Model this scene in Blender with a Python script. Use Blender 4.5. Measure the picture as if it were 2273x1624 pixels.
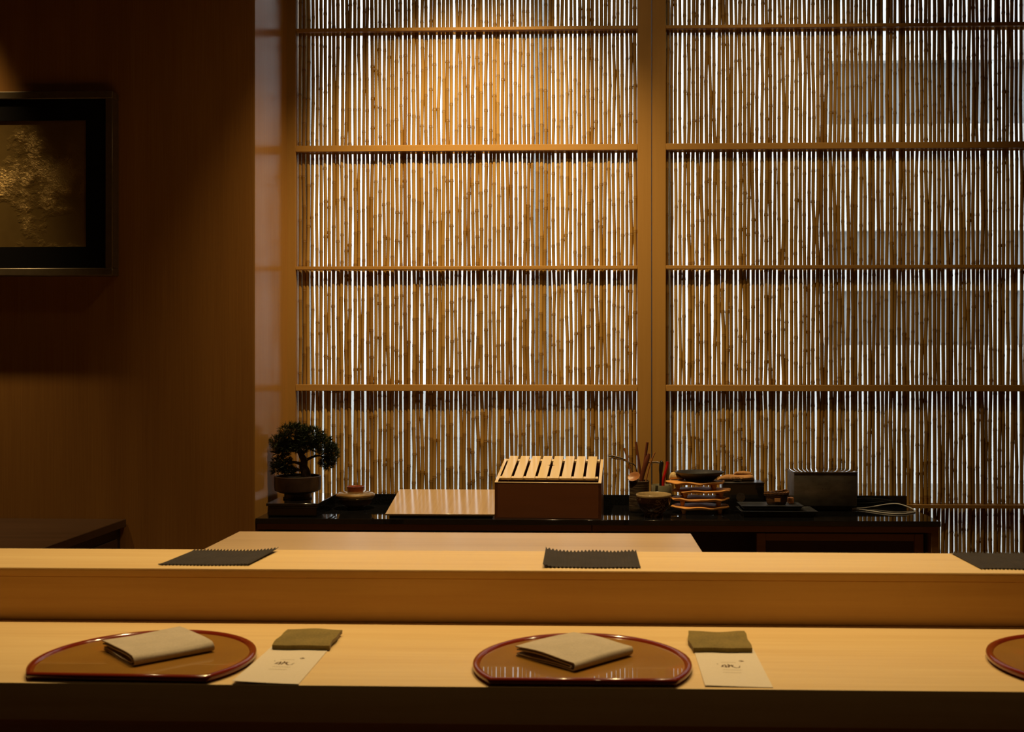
import bpy, bmesh, math, random
from mathutils import Vector, Matrix

PI = math.pi
R = math.radians
S = bpy.context.scene
for o in list(bpy.data.objects):
    bpy.data.objects.remove(o)
C = S.collection

# ---------------------------------------------------------------- camera
cam = bpy.data.cameras.new('camera')
cam_o = bpy.data.objects.new('camera', cam)
C.objects.link(cam_o)
cam_o.location = (0, 0, 1.25)                       # eye height of a seated guest
cam_o.rotation_euler = (R(90), 0, R(1.72))
cam.sensor_width = 36
cam.lens = 38.01
cam.shift_x = -0.0367
cam.shift_y = -0.0053
cam.clip_start = 0.05
cam.dof.use_dof = True
cam.dof.focus_distance = 3.8
cam.dof.aperture_fstop = 8
S.camera = cam_o

# ---------------------------------------------------------------- sky, lamps, exposure
world = bpy.data.worlds.new('overcast_sky')
S.world = world
world.use_nodes = True
bg = world.node_tree.nodes['Background']
bg.inputs[0].default_value = (0.93, 0.97, 1.0, 1)
bg.inputs[1].default_value = 2.1

WARM = (1.0, 0.71, 0.33)


def spot(name, loc, aim, watts, deg, radius=0.03, blend=1.0, color=WARM):
    l = bpy.data.lights.new(name, 'SPOT')
    l.energy = watts
    l.color = color
    l.spot_size = R(deg)
    l.spot_blend = blend
    l.shadow_soft_size = radius
    o = bpy.data.objects.new(name, l)
    C.objects.link(o)
    o.location = loc
    o.rotation_euler = (Vector(aim) - Vector(loc)).to_track_quat('-Z', 'Y').to_euler()
    return o


spot('screen_downlight', (-0.42, 3.25, 3.13), (-0.33, 4.0, 0.95), 225, 76, 0.016)
spot('screen_downlight', (0.75, 3.25, 3.13), (0.75, 4.0, 0.9), 40, 80, 0.02)  # extra lamp, added to brighten the second screen
spot('aisle_fill_light', (0.0, 2.9, 3.15), (0.0, 3.6, 1.6), 17, 130, 0.05)  # added wide fill, lifts the screen corners and the left wall
spot('guest_fill_light', (0.2, 0.5, 3.15), (0.2, 0.9, 0.0), 7, 100, 0.05)  # added weak fill to lighten the counter's front face
for x, w in ((-1.5, 105), (-0.65, 105), (0.2, 135), (1.05, 98)):
    spot('counter_downlight', (x, 2.42, 3.1), (x, 2.22, 0.8), w, 66, 0.035)
spot('wall_downlight', (-2.25, 3.32, 3.13), (-2.22, 3.55, 0.4), 190, 46, 0.02, 1.0)

S.view_settings.view_transform = 'Standard'
S.view_settings.look = 'None'
S.view_settings.gamma = 1.0
S.view_settings.use_curve_mapping = False
S.view_settings.exposure = 0.0


# ---------------------------------------------------------------- materials
def nt(name):
    m = bpy.data.materials.new(name)
    m.use_nodes = True
    t = m.node_tree
    return m, t, t.nodes['Principled BSDF']


def N(t, kind, **kw):
    n = t.nodes.new(kind)
    for k, v in kw.items():
        if k.startswith('i_'):
            n.inputs[k[2:].replace('_', ' ')].default_value = v
        else:
            setattr(n, k, v)
    return n


def ramp(t, fac, stops):
    r = t.nodes.new('ShaderNodeValToRGB')
    e = r.color_ramp.elements
    while len(e) < len(stops):
        e.new(0.5)
    for i, (p, c) in enumerate(stops):
        e[i].position = p
        e[i].color = (*c, 1)
    t.links.new(fac, r.inputs[0])
    return r.outputs[0]


def coords(t, scale):
    tc = N(t, 'ShaderNodeTexCoord')
    mp = N(t, 'ShaderNodeMapping')
    mp.inputs['Scale'].default_value = scale
    t.links.new(tc.outputs['Object'], mp.inputs['Vector'])
    return mp.outputs[0]


def noise(t, vec, scale, detail=4, rough=0.55):
    n = N(t, 'ShaderNodeTexNoise')
    n.inputs['Scale'].default_value = scale
    n.inputs['Detail'].default_value = detail
    n.inputs['Roughness'].default_value = rough
    t.links.new(vec, n.inputs['Vector'])
    return n.outputs['Fac']


def bump(t, bsdf, h, strength, dist=0.002):
    b = N(t, 'ShaderNodeBump')
    b.inputs['Strength'].default_value = strength
    b.inputs['Distance'].default_value = dist
    t.links.new(h, b.inputs['Height'])
    t.links.new(b.outputs[0], bsdf.inputs['Normal'])


def plain(name, c, rough=0.5, metal=0.0, spec=0.5, coat=0.0, nscale=0, namp=0.12, scale=(1, 1, 1), bmp=0.0):
    m, t, b = nt(name)
    b.inputs['Roughness'].default_value = rough
    b.inputs['Metallic'].default_value = metal
    b.inputs['Specular IOR Level'].default_value = spec
    b.inputs['Coat Weight'].default_value = coat
    b.inputs['Coat Roughness'].default_value = 0.05
    b.inputs['Base Color'].default_value = (*c, 1)
    if nscale:
        f = noise(t, coords(t, scale), nscale)
        lo = tuple(max(0, v * (1 - namp)) for v in c)
        hi = tuple(min(1, v * (1 + namp)) for v in c)
        t.links.new(ramp(t, f, [(0.3, lo), (0.7, hi)]), b.inputs['Base Color'])
        if bmp:
            bump(t, b, f, bmp)
    return m


def wood(name, c1, c2, axis='x', fine=1.0, rough=0.45, spec=0.4, bmp=0.08, c3=None):
    """Long grain along one axis: stretched noise for the grain, a broad band noise for the boards' tone."""
    m, t, b = nt(name)
    k = {'x': (1.2, 30, 30), 'y': (30, 1.2, 30), 'z': (30, 30, 1.2)}[axis]
    k = tuple(v * fine for v in k)
    f = noise(t, coords(t, k), 2.2, 6, 0.6)
    k2 = {'x': (.35, 7, 7), 'y': (7, .35, 7), 'z': (7, 7, .35)}[axis]
    g = noise(t, coords(t, k2), 1.5, 2)
    mx = N(t, 'ShaderNodeMath', operation='MULTIPLY_ADD')
    t.links.new(f, mx.inputs[0])
    mx.inputs[1].default_value = 0.55
    ad = N(t, 'ShaderNodeMath', operation='MULTIPLY')
    t.links.new(g, ad.inputs[0])
    ad.inputs[1].default_value = 0.45
    t.links.new(ad.outputs[0], mx.inputs[2])
    t.links.new(ramp(t, mx.outputs[0], [(0.32, c1), (0.66, c2)]), b.inputs['Base Color'])
    b.inputs['Roughness'].default_value = rough
    b.inputs['Specular IOR Level'].default_value = spec
    if bmp:
        bump(t, b, f, bmp, 0.0006)
    return m


def bamboo_mat():
    m, t, b = nt('bamboo_cane')
    oi = N(t, 'ShaderNodeObjectInfo')
    base = ramp(t, oi.outputs['Random'], [(0.0, (.23, .11, .022)), (0.08, (.305, .165, .036)), (0.6, (.365, .21, .050)), (1.0, (.43, .26, .072))])
    f = noise(t, coords(t, (90, 90, 3)), 1.6, 5, 0.6)
    st = ramp(t, f, [(0.25, (.78, .70, .62)), (0.62, (1, 1, 1))])
    mul = N(t, 'ShaderNodeMix', data_type='RGBA', blend_type='MULTIPLY')
    mul.inputs[0].default_value = 0.8
    t.links.new(base, mul.inputs[6])
    t.links.new(st, mul.inputs[7])
    at = N(t, 'ShaderNodeAttribute', attribute_name='node_ring')
    dk = N(t, 'ShaderNodeMix', data_type='RGBA', blend_type='MIX')
    t.links.new(at.outputs['Fac'], dk.inputs[0])
    t.links.new(mul.outputs[2], dk.inputs[6])
    dk.inputs[7].default_value = (.10, .038, .010, 1)
    t.links.new(dk.outputs[2], b.inputs['Base Color'])
    b.inputs['Roughness'].default_value = 0.42
    b.inputs['Specular IOR Level'].default_value = 0.4
    return m


def wall_mat():
    m, t, b = nt('woven_wallcovering')
    f = noise(t, coords(t, (160, 160, 2.5)), 1.5, 3)
    g = noise(t, coords(t, (9, 9, .25)), 1.2, 2)
    mx = N(t, 'ShaderNodeMath', operation='ADD')
    t.links.new(f, mx.inputs[0])
    t.links.new(g, mx.inputs[1])
    dv = N(t, 'ShaderNodeMath', operation='MULTIPLY')
    dv.inputs[1].default_value = 0.5
    t.links.new(mx.outputs[0], dv.inputs[0])
    t.links.new(ramp(t, dv.outputs[0], [(0.35, (.27, .118, .024)), (0.65, (.345, .16, .034))]), b.inputs['Base Color'])
    b.inputs['Roughness'].default_value = 0.75
    b.inputs['Specular IOR Level'].default_value = 0.2
    bump(t, b, f, 0.15, 0.001)
    return m


def gold_mat():
    m, t, b = nt('creased_gold_leaf')
    co = coords(t, (1, 1, 1))
    big = noise(t, co, 7, 5)
    v = N(t, 'ShaderNodeTexNoise')
    v.inputs['Scale'].default_value = 95
    v.inputs['Detail'].default_value = 8
    v.inputs['Roughness'].default_value = 0.68
    v.inputs['Distortion'].default_value = 1.2
    t.links.new(co, v.inputs['Vector'])
    msk = N(t, 'ShaderNodeMapRange')
    msk.inputs[1].default_value = 0.47
    msk.inputs[2].default_value = 0.70
    t.links.new(big, msk.inputs[0])
    h = N(t, 'ShaderNodeMath', operation='MULTIPLY')
    t.links.new(v.outputs['Fac'], h.inputs[0])
    t.links.new(msk.outputs[0], h.inputs[1])
    t.links.new(ramp(t, big, [(0.3, (.26, .16, .045)), (0.7, (.40, .26, .08))]), b.inputs['Base Color'])
    b.inputs['Metallic'].default_value = 0.55
    b.inputs['Roughness'].default_value = 0.38
    bump(t, b, h.outputs[0], 1.0, 0.008)
    return m


def stripe_cloth(name, c, freq, rough=0.95, amp=.25):
    m, t, b = nt(name)
    f = noise(t, coords(t, (1, 1, 1)), 260, 2)
    g = noise(t, coords(t, (1, 1, 1)), 22, 3)
    lo = tuple(v * (1 - amp) for v in c)
    hi = tuple(v * (1 + amp * .7) for v in c)
    mx = N(t, 'ShaderNodeMath', operation='MULTIPLY_ADD')
    t.links.new(f, mx.inputs[0])
    mx.inputs[1].default_value = 0.5
    h = N(t, 'ShaderNodeMath', operation='MULTIPLY')
    h.inputs[1].default_value = 0.5
    t.links.new(g, h.inputs[0])
    t.links.new(h.outputs[0], mx.inputs[2])
    t.links.new(ramp(t, mx.outputs[0], [(0.35, lo), (0.65, hi)]), b.inputs['Base Color'])
    b.inputs['Roughness'].default_value = rough
    b.inputs['Specular IOR Level'].default_value = 0.1
    b.inputs['Sheen Weight'].default_value = 0.12
    bump(t, b, f, 0.35, 0.0008)
    return m


def window_glass():
    m, t, b = nt('window_glass')
    t.nodes.remove(b)
    tr = N(t, 'ShaderNodeBsdfTransparent')
    tr.inputs[0].default_value = (.95, .97, .97, 1)
    gl = N(t, 'ShaderNodeBsdfGlossy')
    gl.inputs['Roughness'].default_value = 0.02
    mx = N(t, 'ShaderNodeMixShader')
    mx.inputs[0].default_value = 0.06
    t.links.new(tr.outputs[0], mx.inputs[1])
    t.links.new(gl.outputs[0], mx.inputs[2])
    t.links.new(mx.outputs[0], t.nodes['Material Output'].inputs[0])
    return m


def clear_glass():
    m, t, b = nt('cut_glass')
    b.inputs['Transmission Weight'].default_value = 1
    b.inputs['Roughness'].default_value = 0.02
    b.inputs['IOR'].default_value = 1.5
    return m


def tray_mat():
    m, t, b = nt('amber_lacquer')
    f = noise(t, coords(t, (1, 1, 1)), 9, 2)
    t.links.new(ramp(t, f, [(0.30, (.235, .105, .011)), (0.62, (.265, .125, .014)), (0.78, (.33, .115, .012))]), b.inputs['Base Color'])
    b.inputs['Roughness'].default_value = 0.5
    b.inputs['Specular IOR Level'].default_value = 0.15
    b.inputs['Coat Weight'].default_value = 0.55
    b.inputs['Coat Roughness'].default_value = 0.015
    return m


def bowl_mat():
    """Dark glaze with pale brushed scrolls round the body."""
    m, t, b = nt('glazed_scroll_bowl')
    co = coords(t, (1, 1, 1))
    w = N(t, 'ShaderNodeTexWave', wave_type='RINGS')
    w.inputs['Scale'].default_value = 22
    w.inputs['Distortion'].default_value = 9
    w.inputs['Detail'].default_value = 2
    w.inputs['Detail Scale'].default_value = 3
    t.links.new(co, w.inputs['Vector'])
    msk = noise(t, co, 14, 2)
    mu = N(t, 'ShaderNodeMath', operation='MULTIPLY')
    t.links.new(w.outputs['Fac'], mu.inputs[0])
    t.links.new(msk, mu.inputs[1])
    t.links.new(ramp(t, mu.outputs[0], [(0.36, (.05, .018, .008)), (0.52, (.26, .17, .10))]), b.inputs['Base Color'])
    b.inputs['Roughness'].default_value = 0.22
    return m


def banded(name, c1, c2, scale):
    m, t, b = nt(name)
    f = noise(t, coords(t, (14, 14, scale)), 1.0, 4, .6)
    t.links.new(ramp(t, f, [(0.45, c1), (0.62, c2)]), b.inputs['Base Color'])
    b.inputs['Roughness'].default_value = 0.4
    bump(t, b, f, 0.3, 0.002)
    return m


M = {}
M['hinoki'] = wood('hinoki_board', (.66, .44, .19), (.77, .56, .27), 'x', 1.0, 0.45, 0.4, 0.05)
M['hinoki_shaded'] = wood('hinoki_shaded_front', (.58, .32, .085), (.68, .40, .115), 'x', 1.0, 0.5, 0.35, 0.05)  # same hinoki, deeper orange: bounce and shade put into the colour
M['table'] = wood('prep_table_wood', (.50, .345, .20), (.61, .44, .27), 'x', 0.8, 0.30, 0.5, 0.05)
M['frame_wood'] = wood('screen_frame_cedar', (.32, .165, .036), (.37, .195, .045), 'z', 1.2, 0.55, 0.3, 0.04)
M['rail_wood'] = wood('screen_rail_cedar', (.35, .185, .045), (.41, .22, .055), 'x', 1.2, 0.5, 0.35, 0.04)
M['bamboo'] = bamboo_mat()
M['wall'] = wall_mat()
M['jamb'] = wood('polished_jamb_wood', (.33, .165, .042), (.40, .205, .055), 'z', 1.4, 0.22, 0.22, 0.03)
M['plaster'] = plain('ceiling_plaster', (.16, .10, .055), 0.9, nscale=3)
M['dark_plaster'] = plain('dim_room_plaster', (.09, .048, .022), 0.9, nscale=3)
M['floor'] = wood('dark_floor_boards', (.07, .035, .015), (.12, .06, .028), 'x', 0.6, 0.4)
M['granite'] = plain('polished_black_granite', (.006, .006, .007), 0.045, spec=0.6, nscale=220, namp=.8)
M['cab_wood'] = wood('brown_cabinet_wood', (.20, .095, .028), (.26, .125, .038), 'x', 0.9, 0.45)
M['cab_dark'] = plain('dark_cabinet_interior', (.05, .02, .008), 0.7, nscale=8)
M['black_wood'] = wood('black_stained_wood', (.035, .018, .010), (.055, .028, .016), 'x', 1, 0.3)
M['black_paint'] = plain('black_painted_wood', (.012, .009, .008), 0.35, nscale=30)
M['pic_frame'] = plain('bronze_grey_frame', (.15, .11, .062), 0.38, metal=.3, nscale=40)
M['pic_mat'] = plain('black_velvet_mount', (.006, .005, .005), 0.9, spec=.1)
M['gold'] = gold_mat()
M['lacquer_red'] = plain('red_lacquer', (.20, .020, .006), 0.14, coat=.7)
M['lacquer_black'] = plain('black_lacquer', (.008, .007, .007), 0.12, coat=.6)
M['amber'] = tray_mat()
M['linen'] = stripe_cloth('beige_linen', (.50, .42, .315), 1, amp=.12)
M['olive'] = stripe_cloth('olive_cloth', (.21, .15, .045), 1)
M['mat_cloth'] = stripe_cloth('charcoal_ribbed_cloth', (.040, .032, .028), 1)
M['paper'] = plain('cream_card', (.66, .57, .44), 0.75, nscale=300, namp=.03)
M['ink'] = plain('brown_ink', (.10, .055, .02), 0.8, spec=.1)
M['ink_faint'] = plain('faint_grey_ink', (.46, .38, .26), 0.8, spec=.1)
M['needle'] = plain('dark_pine_needles', (.022, .034, .009), 0.6, nscale=60, namp=.5)
M['bark'] = plain('bonsai_bark', (.05, .03, .018), 0.9, nscale=90, namp=.5, bmp=.6)
M['pot'] = plain('brown_stoneware', (.032, .016, .010), 0.4, nscale=50, namp=.3)
M['soil'] = plain('dark_moss_soil', (.03, .026, .012), 0.95, nscale=150, namp=.5)
M['bowl_dark'] = plain('dark_bronze_lacquer', (.07, .035, .018), 0.3, nscale=30)
M['gold_lacquer'] = plain('gold_lacquer_lid', (.55, .36, .14), 0.22, metal=.85)
M['red_brown'] = plain('red_brown_lacquer', (.22, .05, .02), 0.25, coat=.3)
M['box_light'] = wood('pale_box_slat_wood', (.70, .51, .27), (.80, .61, .34), 'y', 1.2, 0.22, 0.5, 0.05)
M['board_wood'] = wood('straight_grain_board', (.42, .28, .15), (.56, .40, .25), 'y', 1.6, 0.15, 0.6, 0.03)
M['box_wood'] = wood('red_brown_box_wood', (.115, .036, .009), (.15, .048, .013), 'x', 1.0, 0.45)
M['cup_dark'] = banded('dark_banded_pottery', (.025, .014, .008), (.12, .085, .05), 330)
M['celadon'] = plain('grey_green_glaze', (.16, .145, .095), 0.3, nscale=60)
M['bowl_glaze'] = bowl_mat()
M['bowl_rim'] = plain('tan_glaze', (.42, .30, .15), 0.25, nscale=80)
M['plate_wood'] = wood('carved_plate_wood', (.60, .26, .065), (.74, .36, .10), 'x', 1.0, 0.5, 0.35, 0.05)
M['dish_black'] = plain('black_iron_dish', (.014, .013, .013), 0.38, nscale=120, namp=.4, bmp=.3)
M['tan_cloth'] = stripe_cloth('tan_towel', (.46, .24, .10), 1)
M['cream_cloth'] = stripe_cloth('cream_towel', (.62, .45, .22), 1)
M['glass'] = clear_glass()
M['wicker'] = banded('dark_wicker', (.05, .022, .008), (.20, .09, .03), 200)
M['tag'] = plain('tan_paper_tag', (.42, .19, .06), 0.7)
M['slate'] = plain('blue_black_slate', (.022, .024, .030), 0.42, nscale=60, namp=.3)
M['steel'] = plain('dull_steel', (.20, .18, .155), 0.36, metal=.8, nscale=14, namp=.35, scale=(1, 1, 2))
M['steel_top'] = plain('polished_steel', (.50, .50, .50), 0.10, metal=1.0)
M['chrome'] = plain('bright_steel', (.75, .75, .75), 0.12, metal=1.0)
M['stick'] = plain('red_brown_stick', (.13, .035, .016), 0.4, nscale=60)
M['spoon_wood'] = plain('orange_brown_wood', (.30, .115, .035), 0.4, nscale=60)
M['plastic_black'] = plain('black_plastic', (.01, .01, .01), 0.35)
M['plastic_red'] = plain('red_plastic', (.45, .012, .010), 0.3)
M['cable'] = plain('white_cable', (.62, .60, .58), 0.45)
M['win_frame'] = plain('grey_window_frame', (.32, .34, .36), 0.4, nscale=10)
M['win_glass'] = window_glass()
M['street'] = plain('pale_paving', (.34, .34, .33), 0.9, nscale=4)
M['facade'] = plain('pale_concrete', (.80, .82, .83), 0.85, nscale=2)
M['facade_dark'] = plain('dark_facade_glass', (.26, .28, .30), 0.4, nscale=1)


# ---------------------------------------------------------------- mesh helpers
def obj(name, bm, mat, parent=None, smooth=40, loc=None):
    me = bpy.data.meshes.new(name)
    bmesh.ops.recalc_face_normals(bm, faces=bm.faces)
    bm.to_mesh(me)
    bm.free()
    for p in me.polygons:
        p.use_smooth = bool(smooth)
    if smooth:
        me.set_sharp_from_angle(angle=R(smooth))
    me.materials.append(mat)
    o = bpy.data.objects.new(name, me)
    C.objects.link(o)
    if parent:
        o.parent = parent
    if loc:
        o.location = loc
    return o


def tag(o, label, cat, group=None, kind=None):
    o['label'] = label
    o['category'] = cat
    if group:
        o['group'] = group
    if kind:
        o['kind'] = kind
    return o


def thing(name, label, cat, loc=(0, 0, 0), rz=0.0, group=None, kind=None):
    o = bpy.data.objects.new(name, None)
    o.empty_display_size = 0.05
    C.objects.link(o)
    o.location = loc
    o.rotation_euler = (0, 0, rz)
    return tag(o, label, cat, group, kind)


def dup(root, loc, rz, label):
    r = root.copy()
    C.objects.link(r)
    r.location = loc
    r.rotation_euler = (0, 0, rz)
    r['label'] = label
    for ch in list(root.children):
        c = ch.copy()
        C.objects.link(c)
        c.parent = r
        for g in ch.children:
            d = g.copy()
            C.objects.link(d)
            d.parent = c
    return r


def nb():
    return bmesh.new()


def box(bm, x0, x1, y0, y1, z0, z1, bev=0.0, seg=1, mx=None):
    vs = [bm.verts.new((x, y, z)) for z in (z0, z1) for y in (y0, y1) for x in (x0, x1)]
    fs = [bm.faces.new([vs[i] for i in q]) for q in
          ((0, 2, 3, 1), (4, 5, 7, 6), (0, 1, 5, 4), (2, 6, 7, 3), (0, 4, 6, 2), (1, 3, 7, 5))]
    geo = vs
    if bev:
        es = list({e for f in fs for e in f.edges})
        r = bmesh.ops.bevel(bm, geom=es, offset=bev, segments=seg, affect='EDGES', profile=0.5)
        geo = list({v for f in r['faces'] for v in f.verts} | {v for v in vs if v.is_valid})
    if mx:
        bmesh.ops.transform(bm, matrix=mx, verts=geo)
    return geo


def B(x0, x1, y0, y1, z0, z1, bev=0.0, seg=1):
    bm = nb()
    box(bm, x0, x1, y0, y1, z0, z1, bev, seg)
    return bm


def lathe(bm, prof, seg=32, cx=0, cy=0, sx=1, sy=1, wob=None):
    rings = []
    for r, z in prof:
        if r < 1e-6:
            rings.append([bm.verts.new((cx, cy, z))])
        else:
            ring = []
            for i in range(seg):
                a = 2 * PI * i / seg
                k = wob(a) if wob else 1
                ring.append(bm.verts.new((cx + r * sx * k * math.cos(a), cy + r * sy * k * math.sin(a), z)))
            rings.append(ring)
    for a, b in zip(rings, rings[1:]):
        if len(a) == 1 and len(b) == 1:
            continue
        for i in range(seg):
            j = (i + 1) % seg
            if len(a) == 1:
                bm.faces.new((a[0], b[i], b[j]))
            elif len(b) == 1:
                bm.faces.new((a[i], b[0], a[j]))
            else:
                bm.faces.new((a[i], b[i], b[j], a[j]))
    return bm


def tube(bm, pts, rad, seg=8, caps=True, flat=1.0):
    pts = [Vector(p) for p in pts]
    if not isinstance(rad, (list, tuple)):
        rad = [rad] * len(pts)
    rings = []
    up = Vector((0, 1, 0))
    for i, p in enumerate(pts):
        d = (pts[min(i + 1, len(pts) - 1)] - pts[max(i - 1, 0)]).normalized()
        a = d.cross(up)
        if a.length < 1e-3:
            a = d.cross(Vector((1, 0, 0)))
        a.normalize()
        b = a.cross(d).normalized()
        rings.append([bm.verts.new(p + a * rad[i] * math.cos(2 * PI * k / seg) + b * rad[i] * flat * math.sin(2 * PI * k / seg)) for k in range(seg)])
    for a, b in zip(rings, rings[1:]):
        for k in range(seg):
            j = (k + 1) % seg
            bm.faces.new((a[k], a[j], b[j], b[k]))
    if caps:
        bm.faces.new(rings[0])
        bm.faces.new(rings[-1][::-1])
    return bm


def prism(bm, poly, z0, z1):
    lo = [bm.verts.new((x, y, z0)) for x, y in poly]
    hi = [bm.verts.new((x, y, z1)) for x, y in poly]
    n = len(poly)
    for i in range(n):
        j = (i + 1) % n
        bm.faces.new((lo[i], lo[j], hi[j], hi[i]))
    bm.faces.new(hi)
    bm.faces.new(lo[::-1])
    return bm


def smooth_path(pts, sub=6):
    """Catmull-Rom through the points."""
    P = [Vector(p) for p in pts]
    out = []
    for i in range(len(P) - 1):
        p0, p1, p2, p3 = P[max(i - 1, 0)], P[i], P[i + 1], P[min(i + 2, len(P) - 1)]
        for k in range(sub):
            t = k / sub
            out.append(0.5 * ((2 * p1) + (p2 - p0) * t + (2 * p0 - 5 * p1 + 4 * p2 - p3) * t * t + (3 * p1 - p0 - 3 * p2 + p3) * t ** 3))
    out.append(P[-1])
    return out


def sheet(bm, nx, ny, f, th):
    """A cloth or card of thickness th over the surface f(u, v) -> (x, y, z of its upper side)."""
    top = [[bm.verts.new(f(i / nx, j / ny)) for i in range(nx + 1)] for j in range(ny + 1)]
    bot = [[bm.verts.new(v.co - Vector((0, 0, th))) for v in row] for row in top]
    for j in range(ny):
        for i in range(nx):
            bm.faces.new((top[j][i], top[j][i + 1], top[j + 1][i + 1], top[j + 1][i]))
            bm.faces.new((bot[j][i], bot[j + 1][i], bot[j + 1][i + 1], bot[j][i + 1]))
    for i in range(nx):
        bm.faces.new((top[0][i], bot[0][i], bot[0][i + 1], top[0][i + 1]))
        bm.faces.new((top[ny][i], top[ny][i + 1], bot[ny][i + 1], bot[ny][i]))
    for j in range(ny):
        bm.faces.new((top[j][0], top[j + 1][0], bot[j + 1][0], bot[j][0]))
        bm.faces.new((top[j][nx], bot[j][nx], bot[j + 1][nx], top[j + 1][nx]))
    return bm


# ---------------------------------------------------------------- the setting
def structure(name, bm, mat, label, cat):
    return tag(obj(name, bm, mat, smooth=0), label, cat, kind='structure')


structure('floor', B(-3.3, 1.95, -1.6, 4.3, -0.1, 0), M['floor'], 'dark wooden floor below the counters', 'floor')
structure('ceiling', B(-3.3, 1.95, -1.6, 4.3, 3.2, 3.3), M['plaster'], 'plain ceiling above the counter room', 'ceiling')
wl = structure('wall_left', B(-3.2, -1.103, 3.6, 4.28, 0, 3.2), M['wall'], 'brown woven wall with the framed gold panel, left of the bamboo screens', 'wall')
structure('trim_1', B(-1.103, -1.098, 3.6, 3.995, 0, 3.2), M['jamb'], 'polished wooden lining of the wall return beside the bonsai', 'trim')
structure('wall_far_left', B(-3.3, -3.2, -1.6, 4.28, 0, 3.2), M['dark_plaster'], 'dim side wall beyond the framed panel', 'wall')
structure('wall_right', B(1.83, 1.95, -1.6, 4.28, 0, 3.2), M['dark_plaster'], 'dim side wall past the second bamboo screen', 'wall')
structure('wall_front', B(-3.3, 1.95, -1.7, -1.6, 0, 3.2), M['dark_plaster'], 'dim wall behind the guests', 'wall')

# the glazed street window behind the screens
w1 = thing('window_1', 'tall street window with grey frame behind the bamboo screens', 'window', (0, 4.2, 0), kind='structure')
bm = nb()
for x0, x1 in ((-1.10, -1.06), (0.30, 0.34), (1.78, 1.83)):
    box(bm, x0, x1, -0.03, 0.03, 0, 3.2)
for a, b in ((-1.06, 0.30), (0.34, 1.78)):
    box(bm, a, b, -0.03, 0.03, 0, 0.06)
    box(bm, a, b, -0.03, 0.03, 3.14, 3.2)
obj('window_frame', bm, M['win_frame'], w1, 0)
for a, b in ((-1.06, 0.30), (0.34, 1.78)):
    obj('pane', B(a, b, -0.004, 0.004, 0.06, 3.14), M['win_glass'], w1, 0)

# the street outside
structure('ground', B(-30, 40, 4.3, 60, -0.25, -0.1), M['street'], 'pale street paving outside the window', 'ground')
bl = thing('building', 'pale concrete building across the street behind the second bamboo screen', 'building', (0, 12, 0))
bm = nb()
for z0, z1 in ((-0.1, 1.42), (2.02, 2.25), (2.68, 3.85), (4.55, 9)):
    box(bm, 2.7, 14, 0, 0.6, z0, z1)
obj('wall', bm, M['facade'], bl, 0)
for z0, z1 in ((1.42, 2.02), (2.25, 2.68), (3.85, 4.55)):
    for k in range(5):
        obj('window', B(2.75 + k * 1.9, 4.5 + k * 1.9, 0.12, 0.3, z0, z1), M['facade_dark'], bl, 0)
        obj('pier', B(4.5 + k * 1.9, 4.65 + k * 1.9, 0.02, 0.4, z0, z1), M['facade'], bl, 0)
lp = thing('outside_upright', 'slim pale upright standing outside behind the first bamboo screen', 'post', (-0.36, 9.5, 0))  # added pole, stands in for a pale building edge outside
obj('pole', tube(nb(), [(0, 0, -0.1), (0, 0, 6)], 0.075, 12), M['win_frame'], lp)

# ---------------------------------------------------------------- bamboo screens
rng = random.Random(11)


def rod_mesh(z0, z1, r):
    """One cane: straight internodes that kink a little at each ringed node."""
    seg = 10
    zs = []
    z = z0 + rng.uniform(0.0, 0.12)
    inter = rng.uniform(0.095, 0.155)
    while z < z1:
        zs.append(z)
        z += inter * rng.uniform(0.82, 1.22)
    lean = rng.gauss(0, 0.0006)
    off = {}
    px, d = 0.0, rng.choice((-1, 1))
    for q in zs:
        px = max(-0.0030, min(0.0030, px * 0.6 + rng.gauss(0, 0.0013)))
        off[q] = (px, rng.gauss(0, 0.0006))

    def centre(h):
        if h <= zs[0]:
            return off[zs[0]]
        for a, b in zip(zs, zs[1:]):
            if a <= h <= b:
                t = (h - a) / (b - a)
                return tuple(off[a][i] * (1 - t) + off[b][i] * t for i in (0, 1))
        return off[zs[-1]]
    strong = rng.uniform(0.7, 1.35)
    rings = [(z0, 1.0, 0.0)]
    for i, q in enumerate(zs):
        if q - 0.006 > z0 + 0.002 and q + 0.008 < z1 - 0.002:
            rings += [(q - 0.006, 1.0, 0.0), (q - 0.0018, 1 + .13 * strong, .15), (q - 0.0004, 1 + .15 * strong, .35),
                      (q + 0.0006, 1.02, 1.0), (q + 0.0020, 1 + .08 * strong, .25), (q + 0.008, 0.985, 0.0)]
        if i + 1 < len(zs) and zs[i + 1] < z1 - 0.02:
            rings.append(((q + zs[i + 1]) / 2, 0.965, 0.0))
    rings.append((z1, 1.0, 0.0))
    verts, col = [], []
    for h, k, n in rings:
        ox, oy = centre(h)
        taper = 1.0 - 0.05 * (h - 1.0)
        rr = r * k * taper
        for s in range(seg):
            a = 2 * PI * s / seg
            verts.append((ox + lean * (h - 1.6) + rr * math.cos(a), oy + rr * math.sin(a), h))
            col.append(n)
    faces = []
    for i in range(len(rings) - 1):
        for s in range(seg):
            t = (s + 1) % seg
            faces.append((i * seg + s, i * seg + t, (i + 1) * seg + t, (i + 1) * seg + s))
    me = bpy.data.meshes.new('bamboo_rod')
    me.from_pydata(verts, [], faces)
    at = me.attributes.new('node_ring', 'FLOAT', 'POINT')
    at.data.foreach_set('value', col)
    for p in me.polygons:
        p.use_smooth = True
    me.materials.append(M['bamboo'])
    return me


RAILS = ((2.93, .024), (2.479, .0125), (2.038, .023), (1.594, .0125), (1.149, .023), (0.716, .0125), (0.27, .023))


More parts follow.
